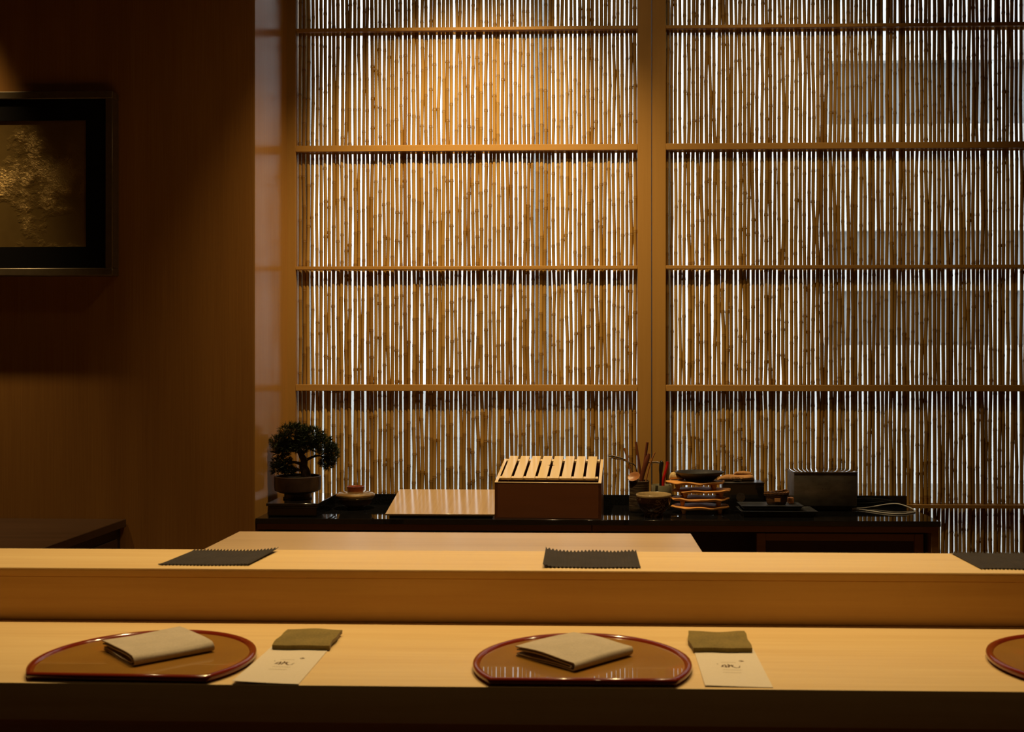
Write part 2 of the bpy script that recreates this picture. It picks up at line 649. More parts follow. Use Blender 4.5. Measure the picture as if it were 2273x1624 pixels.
def screen(name, label, xa, xb, stile_a, stile_b):
    t = thing(name, label, 'screen', ((xa + xb) / 2, 4.02, 0), group='bamboo screens in front of the window')
    cx = (xa + xb) / 2
    for a, b in ((xa - stile_a, xa), (xb, xb + stile_b)):
        obj('stile', B(a - cx, b - cx, -0.026, 0.032, 0.0, 3.198, 0.0015), M['frame_wood'], t)
    for z, h in RAILS:
        obj('rail', B(xa - cx, xb - cx, -0.026, -0.005, z - h / 2, z + h / 2, 0.001), M['rail_wood'], t)
        obj('back_rail', B(xa - cx, xb - cx, 0.021, 0.031, z - h / 2, z + h / 2), M['rail_wood'], t)
    for z0, z1 in ((0, 0.05), (3.15, 3.198)):
        obj('end_rail', B(xa - cx, xb - cx, -0.026, 0.032, z0, z1, 0.001), M['rail_wood'], t)
    n = round((xb - xa) / 0.0159)
    pitch = (xb - xa) / n
    for i in range(n):
        o = bpy.data.objects.new('bamboo_rod', rod_mesh(0.05, 3.15, rng.uniform(0.0063, 0.0075)))
        C.objects.link(o)
        o.parent = t
        o.location = (xa - cx + (i + 0.5) * pitch + rng.gauss(0, 0.0004), 0.0075 + rng.gauss(0, 0.0012), 0)
    return t


screen('bamboo_screen', 'tall bamboo cane screen behind the bonsai and the slatted wooden box', -1.066, 0.205, 0.034, 0.0505)
screen('bamboo_screen', 'bamboo cane screen behind the metal box, running past the end of the black worktop', 0.309, 1.78, 0.0505, 0.045)

# ---------------------------------------------------------------- framed gold panel on the left wall
t = thing('framed_panel', 'gold leaf panel in a black mount and bronze grey frame on the brown wall', 'picture', (-1.953, 3.6, 1.84))
hw, hh = 0.392, 0.307
bm = nb()
for x0, x1, z0, z1 in ((-hw, hw, hh - .025, hh), (-hw, hw, -hh, -hh + .025), (-hw, -hw + .025, -hh + .025, hh - .025), (hw - .025, hw, -hh + .025, hh - .025)):
    box(bm, x0, x1, -0.05, 0, z0, z1, 0.002)
obj('frame', bm, M['pic_frame'], t)
gw, gz0, gz1 = 0.300, -0.211, 0.211
bm = nb()
iw, ih = hw - .0252, hh - .0252
for x0, x1, z0, z1 in ((-iw, iw, gz1, ih), (-iw, iw, -ih, gz0), (-iw, -gw, gz0, gz1), (gw, iw, gz0, gz1)):
    box(bm, x0, x1, -0.044, -0.006, z0, z1)
obj('mount', bm, M['pic_mat'], t, 0)
obj('gold_sheet', B(-gw, gw, -0.041, -0.006, gz0, gz1), M['gold'], t, 0)

# low black cabinet against the left wall
t = thing('low_cabinet', 'low black cabinet standing under the framed gold panel', 'cabinet', (-2.3, 3.3, 0))
obj('top', B(-0.80, 0.765, -0.42, 0.298, 0.690, 0.717, 0.002), M['black_wood'], t)
obj('body', B(-0.785, 0.745, -0.40, 0.296, 0.06, 0.690), M['black_paint'], t)
obj('side_panel', B(0.745, 0.752, -0.36, 0.26, 0.12, 0.655, 0.002), M['black_wood'], t)
obj('plinth', B(-0.76, 0.72, -0.36, 0.29, 0.0, 0.06), M['black_paint'], t)

# ---------------------------------------------------------------- back counter
ZW = 0.72
t = thing('worktop', 'polished black stone worktop along the foot of the bamboo screens', 'worktop', (0.04, 3.78, 0))
obj('slab', B(-1.137, 1.142, -0.18, 0.205, ZW - 0.018, ZW, 0.0012), M['granite'], t)
o = obj('splashback', B(-1.137, 1.140, -0.0085, 0.0085, 0.0003, 0.038, 0.0008), M['granite'])
o.location = (0.04, 3.9765, ZW)
tag(o, 'low black stone upstand standing along the back of the worktop', 'splashback')


def cabinet_unit(label, x0, x1, doors, end_panel):
    t = thing('base_cabinet', label, 'cabinet', (x0, 3.61, 0), group='brown base cabinets under the black worktop')
    w = x1 - x0
    obj('apron', B(0.001, w - 0.001, 0.0, 0.02, 0.681, 0.7018, 0.0008), M['cab_wood'], t)
    bm = nb()
    box(bm, 0.002, w - 0.002, 0.34, 0.352, 0.08, 0.7)
    box(bm, 0.002, 0.02, 0.03, 0.34, 0.08, 0.7)
    box(bm, w - 0.02, w - 0.002, 0.03, 0.34, 0.08, 0.7)
    box(bm, 0.02, w - 0.02, 0.03, 0.34, 0.08, 0.1)
    obj('carcass', bm, M['cab_dark'], t, 0)
    obj('plinth', B(0.01, w - 0.01, 0.06, 0.30, 0, 0.08), M['cab_dark'], t, 0)
    if end_panel:
        obj('end_panel', B(w - 0.024, w, 0.0, 0.35, 0.0, 0.681, 0.001), M['cab_wood'], t)
    for a, b in doors:
        a, b = a - x0, b - x0
        d = nb()
        box(d, a, a + .03, 0.03, 0.048, 0.1, 0.672, 0.001)
        box(d, b - .03, b, 0.03, 0.048, 0.1, 0.672, 0.001)
        box(d, a + .03, b - .03, 0.03, 0.048, 0.648, 0.672, 0.001)
        box(d, a + .03, b - .03, 0.03, 0.048, 0.1, 0.13, 0.001)
        door = obj('door', d, M['cab_wood'], t)
        obj('door_panel', B(a + .03, b - .03, 0.040, 0.046, 0.13, 0.648), M['cab_dark'], door, 0)


cabinet_unit('brown base cabinet under the worktop below the bonsai, lidded bowl and board', -1.097, 0.033, ((-1.05, -.50), (-.48, .02)), False)
cabinet_unit('brown base cabinet with an open dark bay, under the worktop below the metal box', 0.033, 1.178, ((.585, 1.138),), True)

# ---------------------------------------------------------------- prep table
t = thing('prep_table', 'pale wooden work table between the raised ledge and the black worktop', 'table', (-0.31, 2.56, 0))
obj('table_top', B(-0.594, 0.594, -0.265, 0.265, 0.75, 0.80, 0.002), M['table'], t)
bm = nb()
box(bm, -0.55, 0.55, -0.235, -0.215, 0.66, 0.75)
box(bm, -0.55, 0.55, 0.215, 0.235, 0.66, 0.75)
obj('apron', bm, M['table'], t, 0)
for sx in (-1, 1):
    for sy in (-1, 1):
        obj('leg', B(sx * .53 - .03, sx * .53 + .03, sy * .21 - .03, sy * .21 + .03, 0, 0.75, 0.002), M['table'], t)

# ---------------------------------------------------------------- guest counter and raised ledge
t = thing('bar_counter', 'long pale wooden guest counter carrying the lacquer trays', 'counter', (-0.3, 1.83, 0))
obj('counter_top', B(-2.6, 2.1, -0.195, 0.40, 0.698, 0.756, 0.0025, 2), M['hinoki'], t)
obj('front_panel', B(-2.6, 2.1, -0.180, -0.155, 0.0, 0.698), M['hinoki_shaded'], t, 0)
obj('back_panel', B(-2.6, 2.1, 0.37, 0.395, 0.0, 0.698), M['hinoki_shaded'], t, 0)

t = thing('raised_ledge', 'raised pale wooden ledge with a shade-tinted orange-brown front along the counter back', 'ledge', (-0.3, 2.13, 0.756))
obj('ledge_board', B(-2.6, 2.1, -0.1, 0.105, 0.096, 0.100, 0.0012), M['hinoki'], t)
obj('edge_strip', B(-2.6, 2.1, -0.0997, 0.100, 0.0835, 0.096, 0.0005), M['hinoki_shaded'], t)  # front edge of the board, split off to take the shaded wood colour
obj('riser', B(-2.6, 2.1, -0.0985, 0.095, 0.0, 0.083, 0.001), M['hinoki_shaded'], t)

ZL = 0.856
ZC = 0.756
# ---------------------------------------------------------------- charcoal mats on the ledge


def mat_cloth(label, x0, x1, y0, y1, fz, skew=0.0):
    w = x1 - x0
    ribs = 25
    bm = nb()

    def f(u, v):
        ph = u * ribs * 2 * PI
        z = 0.0016 + 0.00045 * math.cos(ph) + fz(u, v)
        edge = (abs(v - 0.5) * 2) ** 12
        z += 0.0009 * edge * (1 + math.cos(ph))
        y = y0 + (y1 - y0) * v + (0.0030 * math.cos(ph) * (1 if v > .5 else -1)) * edge + 0.0014 * math.sin(u * 9) * edge
        return ((u - .5) * w + skew * (v - .5), y - (y0 + y1) / 2, z)
    sheet(bm, ribs * 8, 18, f, 0.0013)
    o = obj('ribbed_mat', bm, M['mat_cloth'], None, 60)
    o.location = ((x0 + x1) / 2, (y0 + y1) / 2, ZL)
    return tag(o, label, 'mat', 'charcoal ribbed mats on the raised ledge')


mat_cloth('charcoal ribbed mat on the ledge behind the tray at the left end', -0.808, -0.634, 2.056, 2.216,
          lambda u, v: 0.005 * max(0, (u - .72) / .28) ** 1.5 * (0.3 + 0.7 * v), 0.012)
mat_cloth('charcoal ribbed mat in the middle of the ledge, in front of the slatted box', -0.0745, 0.111, 2.052, 2.222,
          lambda u, v: 0.006 * max(0, 1 - u / .16) ** 2 + 0.002 * math.sin(u * 7 + 1) ** 2 * v)
mat_cloth('charcoal ribbed mat cut by the frame edge, at the far right of the ledge', 0.752, 0.93, 2.062, 2.228, lambda u, v: 0.001 * v)

# ---------------------------------------------------------------- lacquer trays (half moon with one straight side)
RT, CUT = 0.176, -0.105


def moon(r, cut):
    a0 = math.asin(cut / r)
    n = 72
    return [(r * math.cos(a), r * math.sin(a)) for a in [a0 + (PI - 2 * a0) * i / n for i in range(n + 1)]]


def make_tray(label, x, y, rz=0.0):
    t = thing('lacquer_tray', label, 'tray', (x, y, ZC), rz, 'half moon lacquer trays on the guest counter')
    outer = moon(RT, CUT)
    inner = moon(RT - 0.010, CUT + 0.009)
    bm = nb()
    # the raised rim: foot, swelling outside, rounded lip, inner wall down to the floor
    foot = moon(RT - 0.008, CUT + 0.008)
    lipm = moon(RT - 0.005, CUT + 0.0045)
    inn2 = moon(RT - 0.0125, CUT + 0.011)
    loops = [(foot, 0.0), (moon(RT - 0.001, CUT + 0.001), 0.005), (outer, 0.009), (moon(RT - 0.0015, CUT + .0015), 0.0122), (lipm, 0.0132),
             (inner, 0.0122), (inn2, 0.0085)]
    rows = [[bm.verts.new((px, py, z)) for px, py in l] for l, z in loops]
    n = len(outer)
    for a, b in zip(rows, rows[1:]):
        for i in range(n):
            j = (i + 1) % n
            bm.faces.new((a[i], a[j], b[j], b[i]))
    bm.faces.new(rows[0][::-1])
    obj('rim', bm, M['lacquer_red'], t, 70)
    obj('tray_floor', prism(nb(), moon(RT - 0.0118, CUT + 0.0103), 0.004, 0.0087), M['amber'], t, 30)
    return t


tr = make_tray('amber half moon lacquer tray with a red rim, at the left end of the counter', -0.712, 1.742, R(-1.5))
dup(tr, (0.0, 1.740, ZC), R(0.5), 'amber half moon lacquer tray with a red rim, the whole one in mid-counter')
dup(tr, (0.838, 1.765, ZC), R(4), 'amber half moon lacquer tray with a red rim, cut by the right-hand frame edge')

# ---------------------------------------------------------------- folded napkins on the trays


def napkin(label, p0, side_p, side_q, ang, seed):
    """Cloth folded twice round its near edge: nested U-folds swept along the fold; open ends show the layers."""
    r = random.Random(seed)
    bm = nb()
    th = 0.0019

    def fold(zlo, zhi, p_fold, p_lo, p_hi):
        pts = []
        for i in range(9):
            s = i / 8
            pts.append((p_lo + (p_fold - p_lo) * s, zlo + 0.0010 * math.sin(s * 5 + seed)))
        mid, rad = (zlo + zhi) / 2, (zhi - zlo) / 2
        for i in range(1, 7):
            a = -PI / 2 + PI * i / 7
            pts.append((p_fold + rad * 1.0 * math.cos(a), mid + rad * math.sin(a)))
        for i in range(9):
            s = i / 8
            pts.append((p_fold + (p_hi - p_fold) * s, zhi + 0.0022 * math.sin(s * 3.0) + 0.0009 * math.sin(s * 7 + seed)))
        return pts
    for zlo, zhi, pf, plo, phi in ((th, 0.0152, side_p - .008, 0.003, 0.0), (0.0052, 0.0110, side_p - .013, 0.004, 0.003)):
        prof = fold(zlo, zhi, pf, plo, phi)
        nq = 10
        for side in (0,):
            outer, inner = [], []
            for k in range(len(prof)):
                a = prof[max(k - 1, 0)]
                b = prof[min(k + 1, len(prof) - 1)]
                dx, dz = b[0] - a[0], b[1] - a[1]
                l = math.hypot(dx, dz) or 1
                nx, nz = dz / l, -dx / l
                ro, ri = [], []
                for q in range(nq + 1):
                    v = q / nq
                    sag = 0.0012 * math.sin(v * 4 + k * 0.1 + seed)
                    flare = 0.003 * (abs(v - .5) * 2) ** 2 * (1 if k % 2 else .9)
                    up = sag if k > len(prof) // 2 else 0
                    ro.append(bm.verts.new((prof[k][0] + nx * th / 2, v * side_q + 0.0008 * math.sin(k * .7 + seed), max(0.0002, prof[k][1] + nz * th / 2 + up))))
                    ri.append(bm.verts.new((prof[k][0] - nx * th / 2, v * side_q + 0.0008 * math.sin(k * .7 + seed), max(0.0002, prof[k][1] - nz * th / 2 + up))))
                outer.append(ro)
                inner.append(ri)
            K = len(prof)
            for k in range(K - 1):
                for q in range(nq):
                    bm.faces.new((outer[k][q], outer[k + 1][q], outer[k + 1][q + 1], outer[k][q + 1]))
                    bm.faces.new((inner[k][q], inner[k][q + 1], inner[k + 1][q + 1], inner[k + 1][q]))
                bm.faces.new((outer[k][0], inner[k][0], inner[k + 1][0], outer[k + 1][0]))
                bm.faces.new((outer[k][nq], outer[k + 1][nq], inner[k + 1][nq], inner[k][nq]))
            for q in range(nq):
                bm.faces.new((outer[0][q], outer[0][q + 1], inner[0][q + 1], inner[0][q]))
                bm.faces.new((outer[K - 1][q], inner[K - 1][q], inner[K - 1][q + 1], outer[K - 1][q + 1]))
    o = obj('folded_napkin', bm, M['linen'], None, 50)
    o.location = (*p0, ZC + 0.0088)
    o.rotation_euler = (0, 0, ang)
    return tag(o, label, 'napkin', 'folded beige napkins on the trays')


napkin('folded beige linen napkin lying on the tray at the left end of the counter', (-0.803, 1.788), 0.137, 0.134, R(-46), 1)
napkin('folded beige linen napkin with loosely stacked layers on the mid-counter tray', (-0.110, 1.777), 0.139, 0.136, R(-44), 4)
napkin('folded beige linen napkin cut by the frame edge, on the last tray to the right', (0.757, 1.792), 0.137, 0.134, R(-45), 7)

# ---------------------------------------------------------------- cards and olive cloths beside the trays


def strokes(bm, lines, z):
    """Flat ink strokes: each a list of (x, y, width)."""
    for ln in lines:
        L, Rr = [], []
        for i, (x, y, w) in enumerate(ln):
            a, b = ln[max(i - 1, 0)], ln[min(i + 1, len(ln) - 1)]
            d = Vector((b[0] - a[0], b[1] - a[1], 0))
            d = d.normalized() if d.length else Vector((1, 0, 0))
            n = Vector((-d.y, d.x, 0)) * w / 2
            L.append(bm.verts.new((x + n.x, y + n.y, z(x, y))))
            Rr.append(bm.verts.new((x - n.x, y - n.y, z(x, y))))
        for i in range(len(ln) - 1):
            bm.faces.new((L[i], L[i + 1], Rr[i + 1], Rr[i]))


def card(label, x, y, rz, lift):
    w, l = 0.102, 0.220
    t = thing('folded_card', label, 'card', (x, y, ZC), rz, 'cream folded cards beside the trays')

    def top(u, v):
        return ((u - .5) * w, (v - .5) * l, 0.0012 + lift * (1 - u) ** 1.4 * (1 - v) ** 1.5)
    obj('lower_leaf', B(-w / 2, w / 2, -l / 2, l / 2, 0, 0.0005), M['paper'], t, 0)
    obj('upper_leaf', sheet(nb(), 12, 12, top, 0.0005), M['paper'], t, 50)

    def zz(px, py):
        return top(px / w + .5, py / l + .5)[2] + 0.00012
    # brush-written mark, a seal-like mark, a dot and rows of small writing
    bm = nb()
    b = 0.0075
    main = [[(-.0150, -.006, .0022), (-.012, .003, .0030), (-.009, .006, .0016)],
            [(-.0135, -.004, .0018), (-.0075, -.006, .0028), (-.0030, -.003, .0016)],
            [(-.0085, .008, .0014), (-.0075, -.001, .0026), (-.0080, -.009, .0018)],
            [(-.0035, .011, .0018), (-.0015, .004, .0030), (-.0040, -.008, .0024)],
            [(-.0060, .003, .0018), (.0010, .001, .0034), (.0055, .006, .0016)],
            [(.0015, .008, .0014), (.0030, -.004, .0030), (.0080, -.010, .0026), (.0130, -.008, .0020), (.0150, .002, .0012)]]
    strokes(bm, main, zz)
    seal = [[(.0170, .030, .0026), (.0205, .034, .0030), (.0240, .028, .0026)], [(.0185, .026, .0020), (.0250, .031, .0026)]]
    strokes(bm, seal, zz)
    strokes(bm, [[(-.0205, .013, .0014), (-.0190, .010, .0016)]], zz)
    obj('printed_mark', bm, M['ink'], t, 0)
    bm = nb()
    for y0, xa, xb in ((.021, -.012, .010), (-.022, -.014, .015), (-.037, -.016, .012)):
        q = xa
        k = 0
        while q < xb:
            strokes(bm, [[(q, y0, .0030), (q + .0012, y0 + (.001 if k % 2 else -.001), .0034)]], zz)
            q += 0.0021
            k += 1
    obj('small_print', bm, M['ink_faint'], t, 0)
    return t


card('cream folded card beside the tray at the left end, its corner lifted', -0.4835, 1.746, R(0.3), 0.0042)
card('cream folded card with a brushed mark beside the mid-counter tray', 0.2395, 1.752, R(-1.2), 0.0016)


def pad(label, x, y, rz, seed, bow):
    bm = nb()
    w, d = 0.099, 0.103

    def surf(z0, amp):
        def f(u, v):
            e = (1 - (2 * u - 1) ** 8) * (1 - (2 * v - 1) ** 8)
            xx = (u - .5) * w - bow * (1 - v) * v * 3 * (1 - u)
            return (xx + .001 * math.sin(v * 11 + seed), (v - .5) * d + .0012 * math.sin(u * 10 + seed), z0 - amp * (1 - e) + 0.0012 * math.sin(u * 6 + seed) * math.sin(v * 5) + 0.0022 * v)
        return f
    sheet(bm, 18, 14, surf(0.0036, 0.0006), 0.0020)
    sheet(bm, 18, 14, surf(0.0062, 0.0006), 0.0021)
    sheet(bm, 18, 14, surf(0.0088, 0.0010), 0.0021)
    o = obj('folded_cloth', bm, M['olive'], None, 60)
    o.location = (x, y, ZC + 0.0016)
    o.rotation_euler = (0, 0, rz)
    return tag(o, label, 'cloth', 'small olive cloths at the card ends')


pad('small folded olive cloth on the end of the card by the left end tray', -0.480, 1.879, R(0.5), 2, 0.0)
pad('small folded olive cloth on the end of the card by the mid-counter tray', 0.239, 1.884, R(-0.5), 5, 0.006)

# ---------------------------------------------------------------- bonsai on its black stand
t = thing('plant_stand', 'stepped black lacquer stand under the bonsai', 'stand', (-0.981, 3.775, ZW))
obj('body', B(-0.082, 0.082, -0.135, 0.135, 0, 0.030, 0.001), M['lacquer_black'], t)
obj('middle_step', B(-0.0845, 0.086, -0.140, 0.140, 0.030, 0.0375, 0.0015), M['lacquer_black'], t)
obj('top_board', B(-0.0885, 0.0895, -0.146, 0.146, 0.0375, 0.047, 0.0015), M['lacquer_black'], t)

t = thing('bonsai', 'dark green bonsai pine in a round brown pot on a black stand', 'plant', (-0.997, 3.765, ZW + 0.047))
pot = obj('pot', lathe(nb(), [(0, .0), (.046, .0), (.046, .018), (.066, .024), (.079, .030), (.0805, .045), (.0805, .078), (.077, .080), (.074, .078), (.074, .068), (0, .068)], 40), M['pot'], t)
obj('foot_ring', lathe(nb(), [(.040, .001), (.050, .001), (.050, .006), (.040, .006)], 32), M['pot'], pot)
obj('soil', lathe(nb(), [(0, .077), (.04, .075), (.0735, .069)], 32, wob=lambda a: 1 - .01 * math.sin(7 * a) ** 2), M['soil'], t)
tk = nb()
trunk = [(.030, 0, .066), (.027, .003, .090), (.019, .004, .112), (.022, .0, .132), (.012, -.004, .155), (.004, -.002, .180), (-.006, 0, .210)]
tube(tk, smooth_path(trunk, 4), [.019 - .0135 * i / 24 for i in range(25)], 9)
brs = [[(.020, 0, .118), (-.010, -.01, .128), (-.035, -.015, .130), (-.06, -.01, .148)],
       [(.021, 0, .128), (.045, .005, .142), (.075, .0, .150), (.100, .0, .140)],
       [(.014, 0, .150), (.035, -.015, .172), (.060, -.02, .185)],
       [(.010, 0, .158), (-.025, .012, .175), (-.060, .015, .190)],
       [(.026, 0, .095), (.002, -.01, .100), (-.025, -.015, .092), (-.050, -.01, .105)],
       [(.100, .0, .140), (.112, -.004, .120)], [(.004, 0, .180), (.025, .01, .205), (.04, .01, .22)]]
for b in brs:
    sp = smooth_path(b, 4)
    tube(tk, sp, [.0060 - .0042 * i / (len(sp) - 1) for i in range(len(sp))], 6)
obj('trunk', tk, M['bark'], t, 60)
fr = random.Random(5)
verts, faces = [], []
pads = [(-.015, .0, .232, .052, .045, .032), (.040, .0, .215, .055, .05, .036), (-.062, .0, .198, .034, .04, .026), (.085, .0, .185, .040, .045, .040),
        (.120, .0, .158, .022, .035, .034), (-.035, .0, .182, .045, .04, .022), (.020, .0, .185, .055, .05, .025), (-.055, -.005, .125, .036, .035, .024),
        (-.070, -.005, .105, .022, .025, .018), (.105, -.005, .125, .026, .03, .022), (-.030, -.01, .098, .026, .025, .014), (-.055, .0, .165, .032, .03, .02)]
for cx, cy, cz, rx, ry, rz in pads:
    n = int(40 * (rx * ry * rz / (.045 * .045 * .03)) ** 0.7) + 14
    for _ in range(n * 5):
        while True:
            p = Vector((fr.uniform(-1, 1), fr.uniform(-1, 1), fr.uniform(-1, 1)))
            if .25 < p.length < 1:
                break
        c = Vector((cx + p.x * rx, cy + p.y * ry, cz + p.z * rz))
        axis = (Vector((p.x, p.y, p.z * .6 + .55)) + Vector((fr.gauss(0, .3), fr.gauss(0, .3), fr.gauss(0, .3)))).normalized()
        for k in range(9):                                  # a tuft of needles
            d = (axis + Vector((fr.gauss(0, .55), fr.gauss(0, .55), fr.gauss(0, .45)))).normalized()
            L = fr.uniform(.009, .018)
            s = d.cross(Vector((fr.random(), fr.random(), fr.random()))).normalized() * .00075
            b = len(verts)
            verts += [c - s, c + s, c + d * L * .6 + s * .9, c + d * L, c + d * L * .6 - s * .9]
            faces.append((b, b + 1, b + 2, b + 3, b + 4))
me = bpy.data.meshes.new('foliage')
me.from_pydata([tuple(v) for v in verts], [], faces)
me.materials.append(M['needle'])
fo = bpy.data.objects.new('foliage', me)
C.objects.link(fo)
fo.parent = t
fo['kind'] = 'stuff'

# ---------------------------------------------------------------- lidded bowl
t = thing('lidded_bowl', 'dark bowl with a gold lid and ring knob beside the bonsai stand', 'bowl', (-0.811, 3.85, ZW))
obj('bowl', lathe(nb(), [(0, .001), (.030, 0), (.030, .006), (.040, .011), (.054, .018), (.059, .030), (.0585, .037), (0, .037)], 40), M['bowl_dark'], t)
lid = obj('lid', lathe(nb(), [(.056, .036), (.062, .036), (.0675, .040), (.0700, .046), (.0685, .052), (.0600, .0575), (.046, .0605), (.034, .0625), (0, .063)], 48), M['gold_lacquer'], t)
obj('knob_ring', lathe(nb(), [(.027, .061), (.0285, .066), (.0305, .078), (.0318, .0805), (.0300, .0808), (.0280, .078), (.0255, .068), (0, .067)], 40), M['red_brown'], lid)

# ---------------------------------------------------------------- tilted board and slatted box
tilt = math.atan2(0.049, 0.28)
t = thing('wooden_board', 'tilted straight-grained wooden board beside the slatted box', 'board', (-0.466, 3.625, ZW))
o = obj('board', B(-0.197, 0.172, 0, 0.288, 0, 0.0055, 0.0008), M['board_wood'], t)
o.rotation_euler = (tilt, 0, 0)
o.location = (0, 0.0, 0.0085)
wd = nb()
prism(wd, [(0.012, 0), (0.29, 0), (0.29, 0.0555), (0.012, 0.0088)], -0.185, 0.165)
for v in wd.verts:
    v.co = (v.co.z, v.co.x, v.co.y)
obj('rest', wd, M['lacquer_black'], t, 0)

t = thing('slatted_box', 'red-brown wooden box with a sloping pale slatted lid', 'box', (-0.2945, 3.640, ZW), R(-2.6))
W, D, ZF, ZB, TH = 0.3595, 0.285, 0.119, 0.172, 0.010


def side(x0, x1):
    b = nb()
    prism(b, [(0, 0), (D, 0), (D, ZB), (0, ZF)], x0, x1)
    for v in b.verts:
        v.co = (v.co.z, v.co.x, v.co.y)
    return b


obj('front_panel', B(0, W, 0, TH, 0, ZF, 0.0008), M['box_wood'], t)
obj('back_panel', B(0, W, D - TH, D, 0, ZB, 0.0008), M['box_wood'], t)
obj('side_panel', side(0, TH), M['box_wood'], t, 0)
obj('side_panel', side(W - TH, W), M['box_wood'], t, 0)
for xa in (0.0, W - TH):
    sb = side(xa, xa + TH)
    for v in sb.verts:
        top = v.co.z > 0.01
        z = ZF + (ZB - ZF) * v.co.y / D
        v.co.z = z + (0.0016 if top else 0.0002)
    obj('lit_rim_strip', sb, M['box_light'], t, 0)  # pale strip paints the light on the side panels' top edges
obj('base_panel', B(TH, W - TH, TH, D - TH, 0.002, 0.01), M['box_wood'], t, 0)
obj('lit_rim_strip', B(0.0, W, -0.0006, TH + .001, ZF - 0.001, ZF + 0.0016, 0.0006), M['box_light'], t)
bx = math.atan2(ZB - ZF, D)
lid = thing('lid', '', '', (0, 0, 0))
for k in ('label', 'category'):
    del lid[k]
lid.parent = t
lid.location = (0.0, 0.002, ZF + 0.0015)
lid.rotation_euler = (bx, 0, 0)
pitch = (W - 0.034) / 8
for k in range(8):
    a = 0.018 + k * pitch + 0.0030
    b = a + pitch - 0.0092
    sb = nb()
    if k in (3, 4):                                         # a small notch cut out of each of the two middle slats
        ym = 0.165
        e = 0.0105
        if k == 3:
            poly = [(a, .010), (b, .010), (b, ym - .010), (b - .003, ym - .003), (b - e, ym), (b - .003, ym + .003), (b, ym + .010), (b, .283), (a, .283)]
        else:
            poly = [(a, .010), (b, .010), (b, .283), (a, .283), (a, ym + .010), (a + .003, ym + .003), (a + e, ym), (a + .003, ym - .003), (a, ym - .010)]
        prism(sb, poly, 0.006, 0.0125)
    else:
        box(sb, a, b, .010, .283, 0.006, 0.0125, 0.0006)
    obj('slat', sb, M['box_light'], lid)
for y0 in (.030, .245):
    obj('crossbar', B(TH + .002, W - TH - .002, y0, y0 + .022, -0.002, 0.006, 0.0006), M['box_light'], lid)

# ---------------------------------------------------------------- utensil cups
t = thing('utensil_cup', 'dark banded pottery cup holding sticks, ladle and wooden spoons', 'cup', (0.200, 3.80, ZW))
obj('cup', lathe(nb(), [(0, 0), (.033, 0), (.036, .004), (.0358, .03), (.0345, .06), (.0352, .100), (.0362, .109), (.0345, .110), (.0325, .105), (.032, .008), (0, .008)], 36), M['cup_dark'], t)


def stick(name, label, pts, rad, mat, cat='utensil', flat=1.0, parts=()):
    base = Vector(pts[0])
    o = obj(name, tube(nb(), [tuple(Vector(p) - base) for p in smooth_path(pts, 4)], rad, 8, True, flat), mat)
    o.location = base
    return tag(o, label, cat, 'utensils standing in the dark pottery cup')


stick('wooden_stick', 'thin dark red-brown stick leaning back to one side in the pottery cup', [(.212, 3.81, .731), (.205, 3.80, .85), (.1885, 3.805, .965)], 0.0040, M['stick'])
stick('wooden_paddle', 'tallest red-brown paddle handle standing beside the mullion in the pottery cup', [(.198, 3.81, .731), (.214, 3.805, .85), (.229, 3.80, .964)], 0.0048, M['stick'])
stick('wooden_paddle', 'broad dark paddle, rounded at the top, leaning out of the pottery cup', [(.192, 3.79, .731), (.210, 3.787, .845), (.234, 3.787, .925)], [.004, .0045, .005, .006, .0075, .0082, .0085, .0078, .004], M['stick'], flat=.4)
stick('wooden_stick', 'thin orange-brown stick leaning toward the mullion from the pottery cup', [(.205, 3.785, .732), (.232, 3.785, .87), (.2545, 3.785, .929)], 0.0026, M['spoon_wood'])
stick('wooden_stick', 'thin tan stick leaning toward the slatted box from the pottery cup', [(.195, 3.82, .731), (.170, 3.82, .86), (.1485, 3.82, .942)], 0.0030, M['spoon_wood'])
# ladle: shaft, hooked bright end
t = thing('ladle', 'steel ladle with a hooked bright handle end leaning from the pottery cup', 'utensil', (0, 0, 0), group='utensils standing in the dark pottery cup')
t.location = (0.19, 3.80, 0.732)
obj('shaft', tube(nb(), smooth_path([(.008, 0, 0), (-.006, 0, .10), (-.018, 0, .143), (-.030, 0, .163)], 5), 0.0026, 8, True, .6), M['chrome'], t)
obj('handle_end', tube(nb(), smooth_path([(-.030, 0, .163), (-.046, -.002, .172), (-.068, -.004, .177), (-.085, -.004, .181), (-.097, -.003, .180)], 4),
                       [.0024, .003, .0036, .004, .0042, .0044, .005, .0058, .0062, .006, .0056, .0058, .0062, .0058, .0048, .0036, .002], 8, True, .6), M['chrome'], t)
t = thing('hook_whisk', 'small hooked steel tool beside the ladle in the pottery cup', 'utensil', (0.20, 3.79, 0.732), group='utensils standing in the dark pottery cup')
obj('hook', tube(nb(), smooth_path([(.0, 0, 0), (-.008, 0, .12), (-.010, 0, .136), (-.013, 0, .148), (-.024, 0, .158), (-.036, 0, .160)], 4), 0.0020, 8), M['chrome'], t)
t = thing('wooden_spoon', 'round orange-brown wooden spoon tipped over the pottery cup edge', 'utensil', (0.196, 3.785, 0.732), group='utensils standing in the dark pottery cup')
sb = nb()
lathe(sb, [(0, -.004), (.012, -.003), (.020, .0015), (.0225, .0045), (.021, .0045), (.012, .0005), (0, -.0008)], 24, sx=1.0, sy=.8)
bmesh.ops.transform(sb, matrix=Matrix.Translation((-.014, -.006, .112)) @ Matrix.Rotation(R(52), 4, 'X') @ Matrix.Rotation(R(-22), 4, 'Y'), verts=sb.verts)
sp = obj('spoon_bowl', sb, M['spoon_wood'], t)
obj('handle', tube(nb(), [(.006, .004, 0), (-.004, .0, .06), (-.010, -.003, .104)], .0032, 8), M['spoon_wood'], t)

